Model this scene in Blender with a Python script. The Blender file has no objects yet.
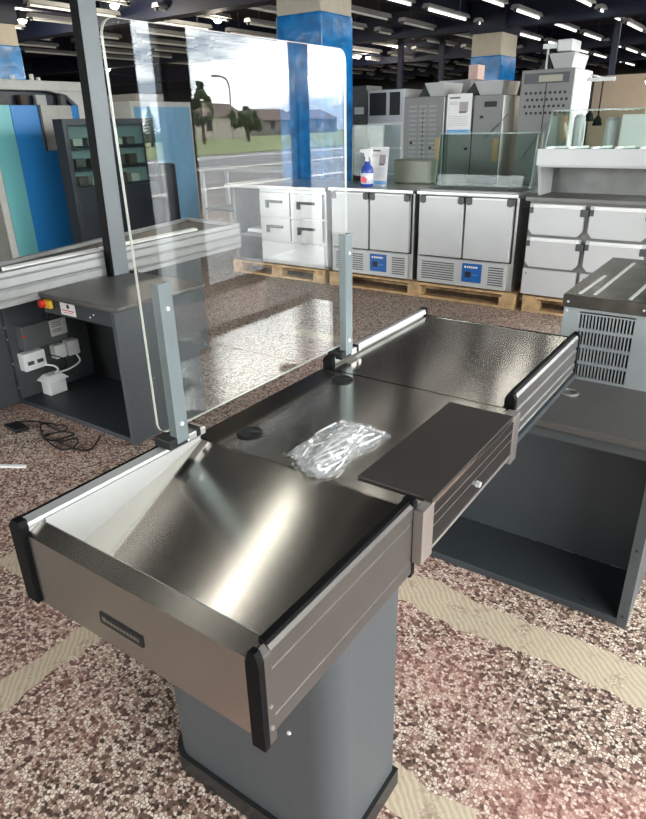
import bpy, bmesh, math, random
from mathutils import Vector, Matrix
random.seed(7)
S = bpy.context.scene
COL = S.collection

# ------------------------------------------------------------------ camera
F_PX, YAW, PITCH, ROLL = 634.5083, .6155, .4228, -.0236
CAM = Vector((.9867, -.4553, 1.5))
def cam_axes():
    cy, sy, cp, sp = math.cos(YAW), math.sin(YAW), math.cos(PITCH), math.sin(PITCH)
    f = Vector((-sy*cp, cy*cp, -sp)); r = Vector((cy, sy, 0)); u = r.cross(f)
    cr, sr = math.cos(ROLL), math.sin(ROLL)
    return cr*r+sr*u, -sr*r+cr*u, f
RX, UX, FX = cam_axes()
cd = bpy.data.cameras.new('camera'); cd.sensor_fit = 'HORIZONTAL'; cd.sensor_width = 36
cd.lens = F_PX/646*36; cd.clip_start = .02; cd.clip_end = 400
co = bpy.data.objects.new('camera', cd); COL.objects.link(co)
m = Matrix.Identity(4)
for i in range(3):
    m[i][0] = RX[i]; m[i][1] = UX[i]; m[i][2] = -FX[i]; m[i][3] = CAM[i]
co.matrix_world = m
S.camera = co
def in_view(p, mx=60):
    q = Vector(p)-CAM; d = q.dot(FX)
    if d < .1: return False
    x = 323+F_PX*q.dot(RX)/d; y = 409.5-F_PX*q.dot(UX)/d
    return -mx < x < 646+mx and -mx < y < 819+mx

# ------------------------------------------------------------------ world, light, exposure
SKY = 15
w = bpy.data.worlds.new('sky'); S.world = w; w.use_nodes = True
nt = w.node_tree; nt.nodes.clear()
tc = nt.nodes.new('ShaderNodeTexCoord'); mp = nt.nodes.new('ShaderNodeMapping')
mp.inputs['Scale'].default_value = (1.6, 1.6, 5.5)
nz = nt.nodes.new('ShaderNodeTexNoise'); nz.inputs['Scale'].default_value = 2.6; nz.inputs['Detail'].default_value = 6; nz.inputs['Roughness'].default_value = .55
cr = nt.nodes.new('ShaderNodeValToRGB'); e = cr.color_ramp.elements
e[0].position = .40; e[0].color = (.15, .17, .20, 1); e[1].position = .66; e[1].color = (1, .99, .97, 1)
bg = nt.nodes.new('ShaderNodeBackground'); bg.inputs['Strength'].default_value = SKY
wo = nt.nodes.new('ShaderNodeOutputWorld')
L = nt.links.new
L(tc.outputs['Generated'], mp.inputs['Vector']); L(mp.outputs[0], nz.inputs['Vector']); L(nz.outputs['Fac'], cr.inputs[0]); L(cr.outputs[0], bg.inputs['Color']); L(bg.outputs[0], wo.inputs[0])
def portal(loc, rot, sx, sy):
    l = bpy.data.lights.new('window_portal', 'AREA'); l.shape = 'RECTANGLE'; l.size = sx; l.size_y = sy
    l.cycles.is_portal = True
    o = bpy.data.objects.new('window_portal', l); COL.objects.link(o); o.location = loc; o.rotation_euler = rot
WX = 3.4                       # the shop front
portal((WX-.1, 5.6, 1.75), (0, math.radians(90), 0), 2.9, 16.6)
portal((-7, -5.4, 2.1), (math.radians(90), 0, 0), 10, 2.3)
vs = S.view_settings
vs.view_transform = 'Standard'; vs.look = 'None'; vs.exposure = 1.0; vs.gamma = 1; vs.use_curve_mapping = False

# ------------------------------------------------------------------ materials
MATS = {}
def mat(name, col, rough=.5, metal=0., aniso=0., tangent=None, var=.06, scale=9., bump=0., emit=0., spec=.5, rvar=0.):
    if name in MATS: return MATS[name]
    M = bpy.data.materials.new(name); M.use_nodes = True
    n = M.node_tree.nodes; l = M.node_tree.links.new
    p = n['Principled BSDF']
    tcn = n.new('ShaderNodeTexCoord'); no = n.new('ShaderNodeTexNoise'); no.inputs['Scale'].default_value = scale; no.inputs['Detail'].default_value = 4
    l(tcn.outputs['Object'], no.inputs['Vector'])
    r = n.new('ShaderNodeValToRGB'); el = r.color_ramp.elements
    el[0].position = .3; el[1].position = .7
    el[0].color = tuple(c*(1-var) for c in col)+(1,); el[1].color = tuple(min(1, c*(1+var)) for c in col)+(1,)
    l(no.outputs['Fac'], r.inputs[0]); l(r.outputs[0], p.inputs['Base Color'])
    p.inputs['Roughness'].default_value = rough; p.inputs['Metallic'].default_value = metal
    p.inputs['Specular IOR Level'].default_value = spec
    if rvar:
        mr = n.new('ShaderNodeMapRange'); mr.inputs['From Min'].default_value = .3; mr.inputs['From Max'].default_value = .7
        mr.inputs['To Min'].default_value = rough-rvar; mr.inputs['To Max'].default_value = rough+rvar
        l(no.outputs['Fac'], mr.inputs['Value']); l(mr.outputs[0], p.inputs['Roughness'])
    if aniso:
        p.inputs['Anisotropic'].default_value = aniso
        cx = n.new('ShaderNodeCombineXYZ')
        for i in range(3): cx.inputs[i].default_value = tangent[i]
        l(cx.outputs[0], p.inputs['Tangent'])
    if bump:
        b = n.new('ShaderNodeBump'); b.inputs['Strength'].default_value = bump; b.inputs['Distance'].default_value = .01
        l(no.outputs['Fac'], b.inputs['Height']); l(b.outputs[0], p.inputs['Normal'])
    if emit:
        p.inputs['Emission Color'].default_value = (*col, 1); p.inputs['Emission Strength'].default_value = emit
    MATS[name] = M
    return M

def glass_mat(name, tint=(1, 1, 1), f0=.04, rough=0., gloss=(1, 1, 1), milky=0.):
    if name in MATS: return MATS[name]
    M = bpy.data.materials.new(name); M.use_nodes = True
    n = M.node_tree.nodes; l = M.node_tree.links.new; n.clear()
    g = n.new('ShaderNodeNewGeometry'); d = n.new('ShaderNodeVectorMath'); d.operation = 'DOT_PRODUCT'
    l(g.outputs['Incoming'], d.inputs[0]); l(g.outputs['Normal'], d.inputs[1])
    a = n.new('ShaderNodeMath'); a.operation = 'ABSOLUTE'; l(d.outputs['Value'], a.inputs[0])
    s = n.new('ShaderNodeMath'); s.operation = 'SUBTRACT'; s.inputs[0].default_value = 1; l(a.outputs[0], s.inputs[1])
    q = n.new('ShaderNodeMath'); q.operation = 'POWER'; q.inputs[1].default_value = 5; l(s.outputs[0], q.inputs[0])
    k = n.new('ShaderNodeMath'); k.operation = 'MULTIPLY_ADD'; k.inputs[1].default_value = 1-f0; k.inputs[2].default_value = f0; l(q.outputs[0], k.inputs[0])
    nn = n.new('ShaderNodeTexNoise'); nn.inputs['Scale'].default_value = 3
    tr = n.new('ShaderNodeBsdfTransparent'); tr.inputs[0].default_value = (*tint, 1)
    gl = n.new('ShaderNodeBsdfGlossy'); gl.inputs['Roughness'].default_value = rough; gl.inputs[0].default_value = (*gloss, 1)
    mx = n.new('ShaderNodeMixShader'); o = n.new('ShaderNodeOutputMaterial')
    l(k.outputs[0], mx.inputs[0]); l(tr.outputs[0], mx.inputs[1]); l(gl.outputs[0], mx.inputs[2]); l(mx.outputs[0], o.inputs[0])
    if milky:
        df = n.new('ShaderNodeBsdfDiffuse'); df.inputs[0].default_value = (.9, .9, .9, 1); m2 = n.new('ShaderNodeMixShader')
        nn.inputs['Scale'].default_value = 60
        rr = n.new('ShaderNodeMapRange'); rr.inputs['From Min'].default_value = .4; rr.inputs['From Max'].default_value = .7; rr.inputs['To Min'].default_value = milky*.3; rr.inputs['To Max'].default_value = milky*2
        l(nn.outputs['Fac'], rr.inputs['Value']); l(rr.outputs[0], m2.inputs[0])
        l(mx.outputs[0], m2.inputs[1]); l(df.outputs[0], m2.inputs[2]); l(m2.outputs[0], o.inputs[0])
    MATS[name] = M
    return M

def terrazzo():
    M = bpy.data.materials.new('terrazzo'); M.use_nodes = True
    n = M.node_tree.nodes; l = M.node_tree.links.new; p = n['Principled BSDF']
    geo = n.new('ShaderNodeNewGeometry')
    def math_(op, a, b=None, c=None):
        x = n.new('ShaderNodeMath'); x.operation = op
        for i, v in enumerate((a, b, c)):
            if v is None: continue
            if isinstance(v, (int, float)): x.inputs[i].default_value = v
            else: l(v, x.inputs[i])
        return x.outputs[0]
    def noise(sc, det=3, vec=None, dist=0.):
        x = n.new('ShaderNodeTexNoise'); x.inputs['Scale'].default_value = sc; x.inputs['Detail'].default_value = det; x.inputs['Distortion'].default_value = dist
        l(vec or geo.outputs['Position'], x.inputs['Vector']); return x
    def mix(f, a, b):
        x = n.new('ShaderNodeMix'); x.data_type = 'RGBA'
        if isinstance(f, (int, float)): x.inputs[0].default_value = f
        else: l(f, x.inputs[0])
        for s, v in ((6, a), (7, b)):
            if isinstance(v, tuple): x.inputs[s].default_value = (*v, 1)
            else: l(v, x.inputs[s])
        return x.outputs[2]
    def ramp(f, stops, interp='LINEAR'):
        x = n.new('ShaderNodeValToRGB'); x.color_ramp.interpolation = interp
        el = x.color_ramp.elements
        while len(el) < len(stops): el.new(.5)
        for e_, (po, c) in zip(el, stops):
            e_.position = po; e_.color = (*c, 1) if isinstance(c, tuple) else (c, c, c, 1)
        l(f, x.inputs[0]); return x.outputs[0]
    # chips
    nd = noise(70, 2)
    vadd = n.new('ShaderNodeVectorMath'); vadd.operation = 'MULTIPLY_ADD'; vadd.inputs[1].default_value = (.010, .010, .010)
    l(nd.outputs['Color'], vadd.inputs[0]); l(geo.outputs['Position'], vadd.inputs[2])
    v = n.new('ShaderNodeTexVoronoi'); v.inputs['Scale'].default_value = 104; l(vadd.outputs[0], v.inputs['Vector'])
    ve = n.new('ShaderNodeTexVoronoi'); ve.feature = 'DISTANCE_TO_EDGE'; ve.inputs['Scale'].default_value = 104; l(vadd.outputs[0], ve.inputs['Vector'])
    sx = n.new('ShaderNodeSeparateXYZ'); l(v.outputs['Color'], sx.inputs[0])
    chip = ramp(sx.outputs[0], [(0, (.042, .026, .020)), (.17, (.13, .078, .058)), (.30, (.34, .215, .165)), (.44, (.53, .39, .31)), (.60, (.65, .53, .43)), (.82, (.77, .67, .56))], 'CONSTANT')
    pinkn = noise(1.15, 4, dist=.4)
    pink = ramp(pinkn.outputs['Fac'], [(.44, 0.), (.64, 1.)])
    pk = n.new('ShaderNodeMapRange'); pk.interpolation_type = 'SMOOTHSTEP'; pk.inputs['From Min'].default_value = -.5; pk.inputs['From Max'].default_value = .7; pk.inputs['To Min'].default_value = .3; pk.inputs['To Max'].default_value = 1.25
    psx = n.new('ShaderNodeSeparateXYZ'); l(geo.outputs['Position'], psx.inputs[0]); l(psx.outputs[0], pk.inputs['Value'])
    pink = math_('MULTIPLY', pink, pk.outputs[0])
    matrix = mix(pink, (.13, .080, .062), (.34, .16, .135))
    edge = ramp(ve.outputs['Distance'], [(.03, 0.), (.14, 1.)])
    base = mix(edge, matrix, chip)
    base = mix(math_('MULTIPLY', pink, .34), base, (.50, .24, .205))
    wearn = noise(3.3, 5)
    wear = ramp(wearn.outputs['Fac'], [(.62, 0.), (.72, 1.)])
    base = mix(math_('MULTIPLY', wear, .35), base, (.40, .17, .15))
    grime = ramp(noise(.8, 5).outputs['Fac'], [(.35, .80), (.65, 1.06)])
    gm = n.new('ShaderNodeMix'); gm.data_type = 'RGBA'; gm.blend_type = 'MULTIPLY'; gm.inputs[0].default_value = 1; l(base, gm.inputs[6]); l(grime, gm.inputs[7]); base = gm.outputs[2]
    # worn adhesive bands and joints
    ps = n.new('ShaderNodeSeparateXYZ'); l(geo.outputs['Position'], ps.inputs[0])
    wob = math_('MULTIPLY', math_('SUBTRACT', noise(6, 4).outputs['Fac'], .5), .10)
    def band(axis, c, hw, lo=None, hi=None):
        d = math_('ABSOLUTE', math_('ADD', math_('SUBTRACT', ps.outputs[axis], c), wob))
        s = math_('LESS_THAN', d, hw)
        o = ps.outputs[1-axis]
        if lo is not None: s = math_('MULTIPLY', s, math_('GREATER_THAN', math_('ADD', o, wob), lo))
        if hi is not None: s = math_('MULTIPLY', s, math_('LESS_THAN', math_('ADD', o, wob), hi))
        return s
    bands = [band(1, 1.16, .078, -.3, 1.6), band(0, -.575, .052, -.5, .75), band(1, .49, .055, -1.2, .70), band(1, 3.4, .07, -2, 2), band(1, -1.0, .06), band(0, 1.45, .06)]
    t = bands[0]
    for b in bands[1:]: t = math_('MAXIMUM', t, b)
    wv = n.new('ShaderNodeTexWave'); wv.wave_type = 'BANDS'; wv.bands_direction = 'DIAGONAL'; wv.inputs['Scale'].default_value = 26; wv.inputs['Distortion'].default_value = 5; wv.inputs['Detail'].default_value = 2
    wv.inputs['Detail Scale'].default_value = .6
    l(geo.outputs['Position'], wv.inputs['Vector'])
    tan = mix(wv.outputs['Fac'], (.42, .34, .24), (.54, .45, .33))
    keep = math_('MULTIPLY', t, ramp(noise(14, 4).outputs['Fac'], [(.34, .55), (.46, .95)]))
    base = mix(keep, base, tan)
    def joint(axis, step, off):
        f = math_('FRACT', math_('DIVIDE', math_('SUBTRACT', ps.outputs[axis], off), step))
        return math_('LESS_THAN', f, .006/step)
    j = math_('MAXIMUM', joint(0, 1.0, .66), joint(1, 1.0, .81))
    base = mix(math_('MULTIPLY', j, .55), base, (.48, .36, .30))
    l(base, p.inputs['Base Color'])
    p.inputs['Roughness'].default_value = .55; p.inputs['Specular IOR Level'].default_value = .35
    return M

RAIL = mat('rail_aluminium', (.42, .42, .41), .5, .5)
STEEL_R, STEEL_A, STEEL_T = .17, .45, (0, 1, 0)
TUBE_E = 8
ALU = mat('brushed_aluminium', (.62, .60, .58), .34, 1., var=.04, scale=30)
STEEL = mat('brushed_steel', (.55, .525, .48), STEEL_R, 1., aniso=STEEL_A, tangent=STEEL_T, var=.03, scale=5)
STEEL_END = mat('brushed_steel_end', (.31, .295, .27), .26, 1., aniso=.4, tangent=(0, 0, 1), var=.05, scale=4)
STEEL_WALL = mat('matt_steel', (.42, .415, .40), .45, .6, var=.04, scale=5)
SATIN = mat('satin_grey_bumper', (.075, .067, .061), .45, .5, var=.04, scale=8)
RUBBER = mat('black_rubber', (.003, .003, .0033), .6, var=.2, spec=.10)
BLACKP = mat('black_plastic', (.010, .010, .011), .5, var=.2, spec=.2)
LID = mat('dark_bronze_lid', (.026, .022, .019), .45, 0., var=.1, spec=.35)
DRAWERF = mat('dark_drawer_front', (.014, .012, .011), .45, 0., var=.1, spec=.12)
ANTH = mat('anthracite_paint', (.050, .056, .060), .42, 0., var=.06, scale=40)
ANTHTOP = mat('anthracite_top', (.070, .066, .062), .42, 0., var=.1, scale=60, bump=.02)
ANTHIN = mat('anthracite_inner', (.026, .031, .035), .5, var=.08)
PLINTH = mat('plinth_black', (.012, .012, .012), .4, var=.2)
BRACK = mat('bracket_grey', (.15, .175, .18), .4, .4, var=.04)
SCREW = mat('bright_screw', (.85, .85, .85), .3, .6)
PLEXI = glass_mat('acrylic', (.985, .995, .99), .048)
PLEXE = mat('acrylic_edge', (.50, .51, .46), .3, var=.03)
CLEAR = glass_mat('clear_glass', (.82, .88, .85), .014)
PANE = glass_mat('window_glass', (.97, .985, .98), .03)
WHITEC = mat('white_coated_steel', (.55, .555, .55), .38, .15, var=.03, scale=3)
INOX = mat('stainless', (.60, .60, .59), .30, .9, var=.05, scale=6)
INOXD = mat('stainless_dull', (.20, .20, .19), .5, .6, var=.12, scale=8, bump=.03)
GREYD = mat('dark_grey_plastic', (.06, .062, .065), .45)
BLUEP = mat('blue_control', (.010, .115, .40), .35, var=.05)
WOOD = mat('pallet_pine', (.52, .34, .17), .7, var=.28, scale=14, bump=.1)
OVEN = mat('oven_grey', (.185, .185, .18), .5, .15, var=.05, scale=3)
DARK = mat('dark_opening', (.012, .013, .014), .6, var=.1)
WHITE = mat('white_plastic', (.80, .80, .78), .4, var=.03)
PAPER = mat('paper_white', (.82, .80, .80), .7, var=.02)
WRAP = mat('blue_film', (.008, .17, .46), .16, 0., var=.35, scale=7, bump=.5)
CONC = mat('cream_plaster', (.52, .47, .38), .8, var=.06)
NAVY = mat('navy_steel', (.006, .010, .032), .6, var=.15)
CEILM = mat('dark_ceiling', (.008, .009, .015), .8, var=.3, scale=2)
TUBE = mat('white_tube', (.86, .86, .84), .4)
TUBELIT = mat('lit_tube', (1, .97, .90), .4, emit=TUBE_E)
TUBEDIM = mat('dim_lit_tube', (1, .97, .92), .4, emit=1.4)  # white tube with a weaker emission
HOUS = mat('batten_housing', (.36, .36, .36), .5)
LAMPG = mat('lamp_glow', (1, .93, .74), .4, emit=14)
TEAL = mat('teal_panel', (.21, .60, .62), .35, var=.05, scale=1.5)
BLUE = mat('blue_panel', (.03, .26, .66), .32, var=.06, scale=1.5)
STONE = mat('pale_panel', (.50, .48, .42), .5, var=.12)
CANOPY = mat('cream_canopy', (.62, .60, .55), .45)
SHOW = mat('navy_showcase', (.006, .011, .019), .35, var=.2)

# ------------------------------------------------------------------ mesh helpers
class MB:
    def __init__(s): s.bm = bmesh.new()
    def verts(s, pts): return [s.bm.verts.new(p) for p in pts]
    def face(s, vs):
        try: return s.bm.faces.new(vs)
        except ValueError: return None
    def box(s, x0, x1, y0, y1, z0, z1):
        v = s.verts([(x, y, z) for z in (z0, z1) for y in (y0, y1) for x in (x0, x1)])
        for f in ((0, 2, 3, 1), (4, 5, 7, 6), (0, 1, 5, 4), (2, 6, 7, 3), (0, 4, 6, 2), (1, 3, 7, 5)): s.face([v[i] for i in f])
        return s
    def hexa(s, p):           # 8 points: bottom loop of 4, top loop of 4
        v = s.verts(p)
        for f in ((3, 2, 1, 0), (4, 5, 6, 7), (0, 1, 5, 4), (1, 2, 6, 5), (2, 3, 7, 6), (3, 0, 4, 7)): s.face([v[i] for i in f])
        return s
    def prism(s, poly, axis, a, b):
        def P(u, v_, t):
            return {'x': (t, u, v_), 'y': (u, t, v_), 'z': (u, v_, t)}[axis]
        A = s.verts([P(u, v_, a) for u, v_ in poly]); B = s.verts([P(u, v_, b) for u, v_ in poly])
        s.face(A[::-1]); s.face(B); n = len(poly)
        for i in range(n): s.face([A[i], A[(i+1) % n], B[(i+1) % n], B[i]])
        return s
    def cyl(s, p0, p1, r0, r1=None, n=20):
        p0, p1 = Vector(p0), Vector(p1); r1 = r0 if r1 is None else r1
        d = (p1-p0).normalized(); a = d.orthogonal().normalized(); b = d.cross(a)
        A = s.verts([p0+(a*math.cos(t)+b*math.sin(t))*r0 for t in [2*math.pi*i/n for i in range(n)]])
        B = s.verts([p1+(a*math.cos(t)+b*math.sin(t))*r1 for t in [2*math.pi*i/n for i in range(n)]])
        s.face(A[::-1]); s.face(B)
        for i in range(n): s.face([A[i], A[(i+1) % n], B[(i+1) % n], B[i]])
        return s
    def lathe(s, c, prof, n=20, ax=None):
        c = Vector(c); rings = []
        for r, z in prof: rings.append(s.verts([c+Vector((r*math.cos(2*math.pi*i/n), r*math.sin(2*math.pi*i/n), z)) for i in range(n)]))
        s.face(rings[0][::-1]); s.face(rings[-1])
        for A, B in zip(rings, rings[1:]):
            for i in range(n): s.face([A[i], A[(i+1) % n], B[(i+1) % n], B[i]])
        return s
    def tube(s, pts, r, n=8, smooth=6):
        P = [Vector(p) for p in pts]; Q = []
        if smooth and len(P) > 2:
            for i in range(len(P)-1):
                a, b, c, d = P[max(0, i-1)], P[i], P[i+1], P[min(len(P)-1, i+2)]
                for k in range(smooth):
                    t = k/smooth
                    Q.append(.5*((2*b)+(c-a)*t+(2*a-5*b+4*c-d)*t*t+(3*b-a-3*c+d)*t**3))
            Q.append(P[-1])
        else: Q = P
        rings = []; up = None
        for i, p in enumerate(Q):
            d = (Q[min(i+1, len(Q)-1)]-Q[max(i-1, 0)]).normalized()
            a = d.orthogonal().normalized() if up is None else (up-d*up.dot(d)).normalized()
            up = a; b = d.cross(a)
            rings.append(s.verts([p+(a*math.cos(2*math.pi*k/n)+b*math.sin(2*math.pi*k/n))*r for k in range(n)]))
        s.face(rings[0][::-1]); s.face(rings[-1])
        for A, B in zip(rings, rings[1:]):
            for k in range(n): s.face([A[k], A[(k+1) % n], B[(k+1) % n], B[k]])
        return s
    def build(s, name, m, parent=None, bevel=0., smooth=False, seg=2):
        bmesh.ops.recalc_face_normals(s.bm, faces=s.bm.faces[:])
        root = parent
        off = Vector((0, 0, 0))
        while root is not None:
            off += root.location; root = root.parent
        if parent is not None: bmesh.ops.translate(s.bm, verts=s.bm.verts[:], vec=-off)
        me = bpy.data.meshes.new(name); s.bm.to_mesh(me); s.bm.free()
        if smooth:
            for p in me.polygons: p.use_smooth = True
        me.materials.append(m)
        o = bpy.data.objects.new(name, me); COL.objects.link(o)
        if parent is not None: o.parent = parent
        if bevel:
            b = o.modifiers.new('bevel', 'BEVEL'); b.width = bevel; b.segments = seg; b.limit_method = 'ANGLE'; b.angle_limit = math.radians(35)
        return o
def box(name, m, parent, x0, x1, y0, y1, z0, z1, bevel=0.): return MB().box(x0, x1, y0, y1, z0, z1).build(name, m, parent, bevel)
def tag(o, label, cat, group=None, kind=None):
    if label: o['label'] = label
    if cat: o['category'] = cat
    if group: o['group'] = group
    if kind: o['kind'] = kind
    return o
def thing(name, loc, label, cat, group=None):
    o = bpy.data.objects.new(name, None); COL.objects.link(o); o.location = loc; o.empty_display_size = .1
    return tag(o, label, cat, group)
def struct(name, m, *b, bevel=0.):
    o = box(name, m, None, *b, bevel=bevel); o['kind'] = 'structure'; return o
def copy_tree(o, parent=None):
    c = o.copy(); COL.objects.link(c); c.parent = parent
    for ch in list(o.children): copy_tree(ch, c)
    return c
def rounded(x0, x1, y0, y1, r, n=6, corners=(1, 1, 1, 1)):
    P = []
    for k, (cx, cy, a0) in enumerate(((x1-r, y1-r, 0), (x0+r, y1-r, 90), (x0+r, y0+r, 180), (x1-r, y0+r, 270))):
        if corners[k]:
            for i in range(n+1):
                a = math.radians(a0+90*i/n); P.append((cx+r*math.cos(a), cy+r*math.sin(a)))
        else: P.append(((x1, y1), (x0, y1), (x0, y0), (x1, y0))[k])
    return P

# ------------------------------------------------------------------ the setting
fl = MB().box(-26, WX+.2, -6, 28, -.05, 0).build('floor', terrazzo()); fl['kind'] = 'structure'
struct('ceiling', CEILM, -26, WX+.2, -6, 28, 3.35, 3.5)
WALL = mat('dull_wall', (.11, .105, .10), .8)
struct('wall_back', WALL, -26, WX+.2, 28, 28.2, 0, 3.35)
struct('wall_left', WALL, -26.2, -26, -6, 28, 0, 3.35)
k = 0
for y in (2.2, 6.9, 11.6, 16.3, 21.0):
    k += 1; o = struct('trim_%d' % k, NAVY, -26, WX, y, y+.24, 2.93, 3.35)
for x in (-17.5, -13.0, -8.6, -4.4, -.2):
    k += 1; o = struct('trim_%d' % k, NAVY, x, x+.18, -6, 28, 3.08, 3.35)
# shop front on the right: low sill, head, piers, mullions and panes
FR = mat('dark_frame', (.035, .036, .04), .4)
struct('wall_right', WALL, WX, WX+.2, 14.2, 28, 0, 3.35)
piers = [(-6, -2.4), (2.1, 3.30), (3.66, 3.88), (13.8, 14.2)]
for y0, y1 in piers:
    k += 1; struct('trim_%d' % k, WALL, WX, WX+(.05 if y1-y0 < .3 else .2), y0, y1, 0, 3.35)
wn = 0
def window(x0, x1, y0, y1, axis):
    global wn; wn += 1
    r = bpy.data.objects.new('window_%d' % wn, None); COL.objects.link(r); r['kind'] = 'structure'
    r.location = ((x0+x1)/2, (y0+y1)/2, 0)
    b = MB()
    t = .055
    if axis == 'y':
        b.box(x0, x1, y0, y0+t, 0, 3.35).box(x0, x1, y1-t, y1, 0, 3.35).box(x0, x1, y0+t, y1-t, 0, .10).box(x0, x1, y0+t, y1-t, 3.22, 3.35)
        b.build('frame', FR, r); box('pane', PANE, r, (x0+x1)/2-.004, (x0+x1)/2+.004, y0+t, y1-t, .10, 3.22)
    else:
        b.box(x0, x0+t, y0, y1, 0, 3.35).box(x1-t, x1, y0, y1, 0, 3.35).box(x0+t, x1-t, y0, y1, 0, .10).box(x0+t, x1-t, y0, y1, 3.22, 3.35)
        b.build('frame', FR, r); box('pane', PANE, r, x0+t, x1-t, (y0+y1)/2-.004, (y0+y1)/2+.004, .10, 3.22)
ys = [-2.4, -1.0, .5, 2.1]
for a, b in zip(ys, ys[1:]): window(WX+.05, WX+.13, a, b, 'y')
k += 1; struct('trim_%d' % k, mat('navy_pier', (.02, .035, .09), .4), WX, WX+.05, 5.46, 5.60, 0, 3.35)
ys = [5.58, 7.2, 8.9, 10.5, 12.1, 13.8]
for a, b in [(3.30, 3.66), (3.88, 5.48)]+list(zip(ys, ys[1:])): window(WX+.05, WX+.13, a, b, 'y')
xs = [-12, -9.5, -7, -4.5, -2]
for a, b in zip(xs, xs[1:]): window(a, b, -5.55, -5.47, 'x')
struct('wall_front', WALL, -26, -12, -5.6, -5.4, 0, 3.35)
k += 1; struct('trim_%d' % k, WALL, -2, WX, -5.6, -5.4, 0, 3.35)
k += 1; struct('trim_%d' % k, WALL, -12, -2, -5.46, -5.35, 0, .95)

# outdoors, seen only as a reflection in the acrylic screen
ASPH = mat('asphalt', (.16, .16, .165), .8, var=.15)
o = MB().box(WX+.2, 160, -80, 160, -.14, -.02).box(-60, WX+.2, -80, -5.7, -.14, -.02).build('ground', ASPH); o['kind'] = 'structure'
o = MB().box(27, 160, -80, 160, -.02, .03).build('lawn', mat('grass', (.17, .20, .075), .9, var=.3, scale=2)); tag(o, 'strip of grass beyond the road outside the shop front', 'grass', kind='stuff')
KERB = mat('kerb', (.62, .60, .57), .8)
for xx, ww, lb in ((11.2, .35, 'pale kerb outside the windows on the near side of the road'), (17.0, .25, 'white line along the middle of the road outside'), (23.5, .5, 'pale kerb on the far side of the road outside')):
    o = box('kerb', KERB, None, xx, xx+ww, -60, 120, -.02, .03); tag(o, lb, 'kerb')
def conifer(x, y, h, r, label):
    t = thing('conifer_tree', (x, y, .03), label, 'tree')
    MB().cyl((x, y, .03), (x, y, h*.9), .16, .03, 8).build('trunk', mat('bark', (.10, .07, .05), .9), t)
    b = MB(); n = 11
    for i in range(n):
        z = h*(.12+.86*i/n); rr = r*(1-i/n)+.12
        for j in range(9):
            a = 2*math.pi*(j+random.random()*.6)/9; q = rr*random.uniform(.75, 1.1)
            d = Vector((math.cos(a), math.sin(a), 0)); s_ = Vector((-d.y, d.x, 0))
            c0 = Vector((x, y, z+h*.07)); tip = Vector((x, y, z-h*.03))+d*q
            v = b.verts([c0, c0+d*q*.55+s_*q*.28-Vector((0, 0, h*.04)), tip, c0+d*q*.55-s_*q*.28-Vector((0, 0, h*.04)), c0-Vector((0, 0, h*.05))])
            b.face([v[0], v[1], v[2]]); b.face([v[0], v[2], v[3]]); b.face([v[4], v[2], v[1]]); b.face([v[4], v[3], v[2]])
    b.build('foliage', mat('needles', (.030, .060, .028), .9, var=.3), t)
def bush_tree(x, y, h, r, label):
    t = thing('leafy_tree', (x, y, .03), label, 'tree')
    MB().cyl((x, y, .03), (x, y, h*.6), .2, .08, 8).build('trunk', mat('bark', (.10, .07, .05), .9), t)
    b = MB()
    for i in range(26):
        c = Vector((x, y, h*.62))+Vector((random.uniform(-1, 1)*r, random.uniform(-1, 1)*r, random.uniform(-.75, .9)*h*.36))
        tmp = bmesh.ops.create_icosphere(b.bm, subdivisions=1, radius=r*random.uniform(.22, .45), matrix=Matrix.Translation(c))
        for v in tmp['verts']: v.co += Vector((random.uniform(-1, 1), random.uniform(-1, 1), random.uniform(-1, 1)))*.12*r
    b.build('foliage', mat('leaves', (.035, .05, .022), .9, var=.4, scale=3), t)
conifer(45, 41.9, 4.4, 1.0, 'pointed conifer reflected in the left part of the acrylic screen')
conifer(45, 40.0, 3.3, 1.0, 'smaller conifer beside the pointed one, reflected in the screen')
bush_tree(45, 46.3, 5.3, 1.1, 'round leafy tree reflected left of the street lamp')
bush_tree(45, 52.6, 3.3, 1.3, 'leafy tree reflected beside the houses')
def house(x, y, wx, wy, h, label, wallm):
    t = thing('house', (x, y, .03), label, 'house')
    box('walls', wallm, t, x-wx/2, x+wx/2, y-wy/2, y+wy/2, .03, h)
    MB().prism([(x-wx/2-.3, h), (x+wx/2+.3, h), (x, h+1.7)], 'y', y-wy/2-.3, y+wy/2+.3).build('roof', mat('house_roof', (.12, .08, .07), .8), t)
    for q in (-.25, .25): box('window_pane', DARK, t, x-wx/2-.03, x-wx/2+.01, y+q*wy-.5, y+q*wy+.5, 1, 2.2)
HW = mat('house_wall', (.16, .15, .14), .8)
house(72, 88, 7, 9, 2.2, 'low dark house reflected right of the leafy trees in the screen', HW)
house(78, 108, 8, 9, 2.4, 'second low dark house reflected nearest the navy pier in the screen', HW)
house(64, 66, 6, 9, 2.6, 'pale low house reflected below the left leafy tree in the screen', mat('pale_house_wall', (.42, .38, .33), .8))
t = thing('street_lamp', (49.5, 55.3, .032), 'curved street lamp post reflected against the cloudy sky in the screen', 'street lamp')
MB().tube([(49.5, 55.3, .032), (49.5, 55.3, 4.2), (49.5, 55.2, 5.4), (49.5, 54.7, 6.05), (49.5, 53.7, 6.2)], .10, 8).build('post', mat('lamp_post', (.25, .25, .24), .6), t)
box('lamp_head', GREYD, t, 49.35, 49.65, 52.8, 53.8, 6.1, 6.3)

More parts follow.
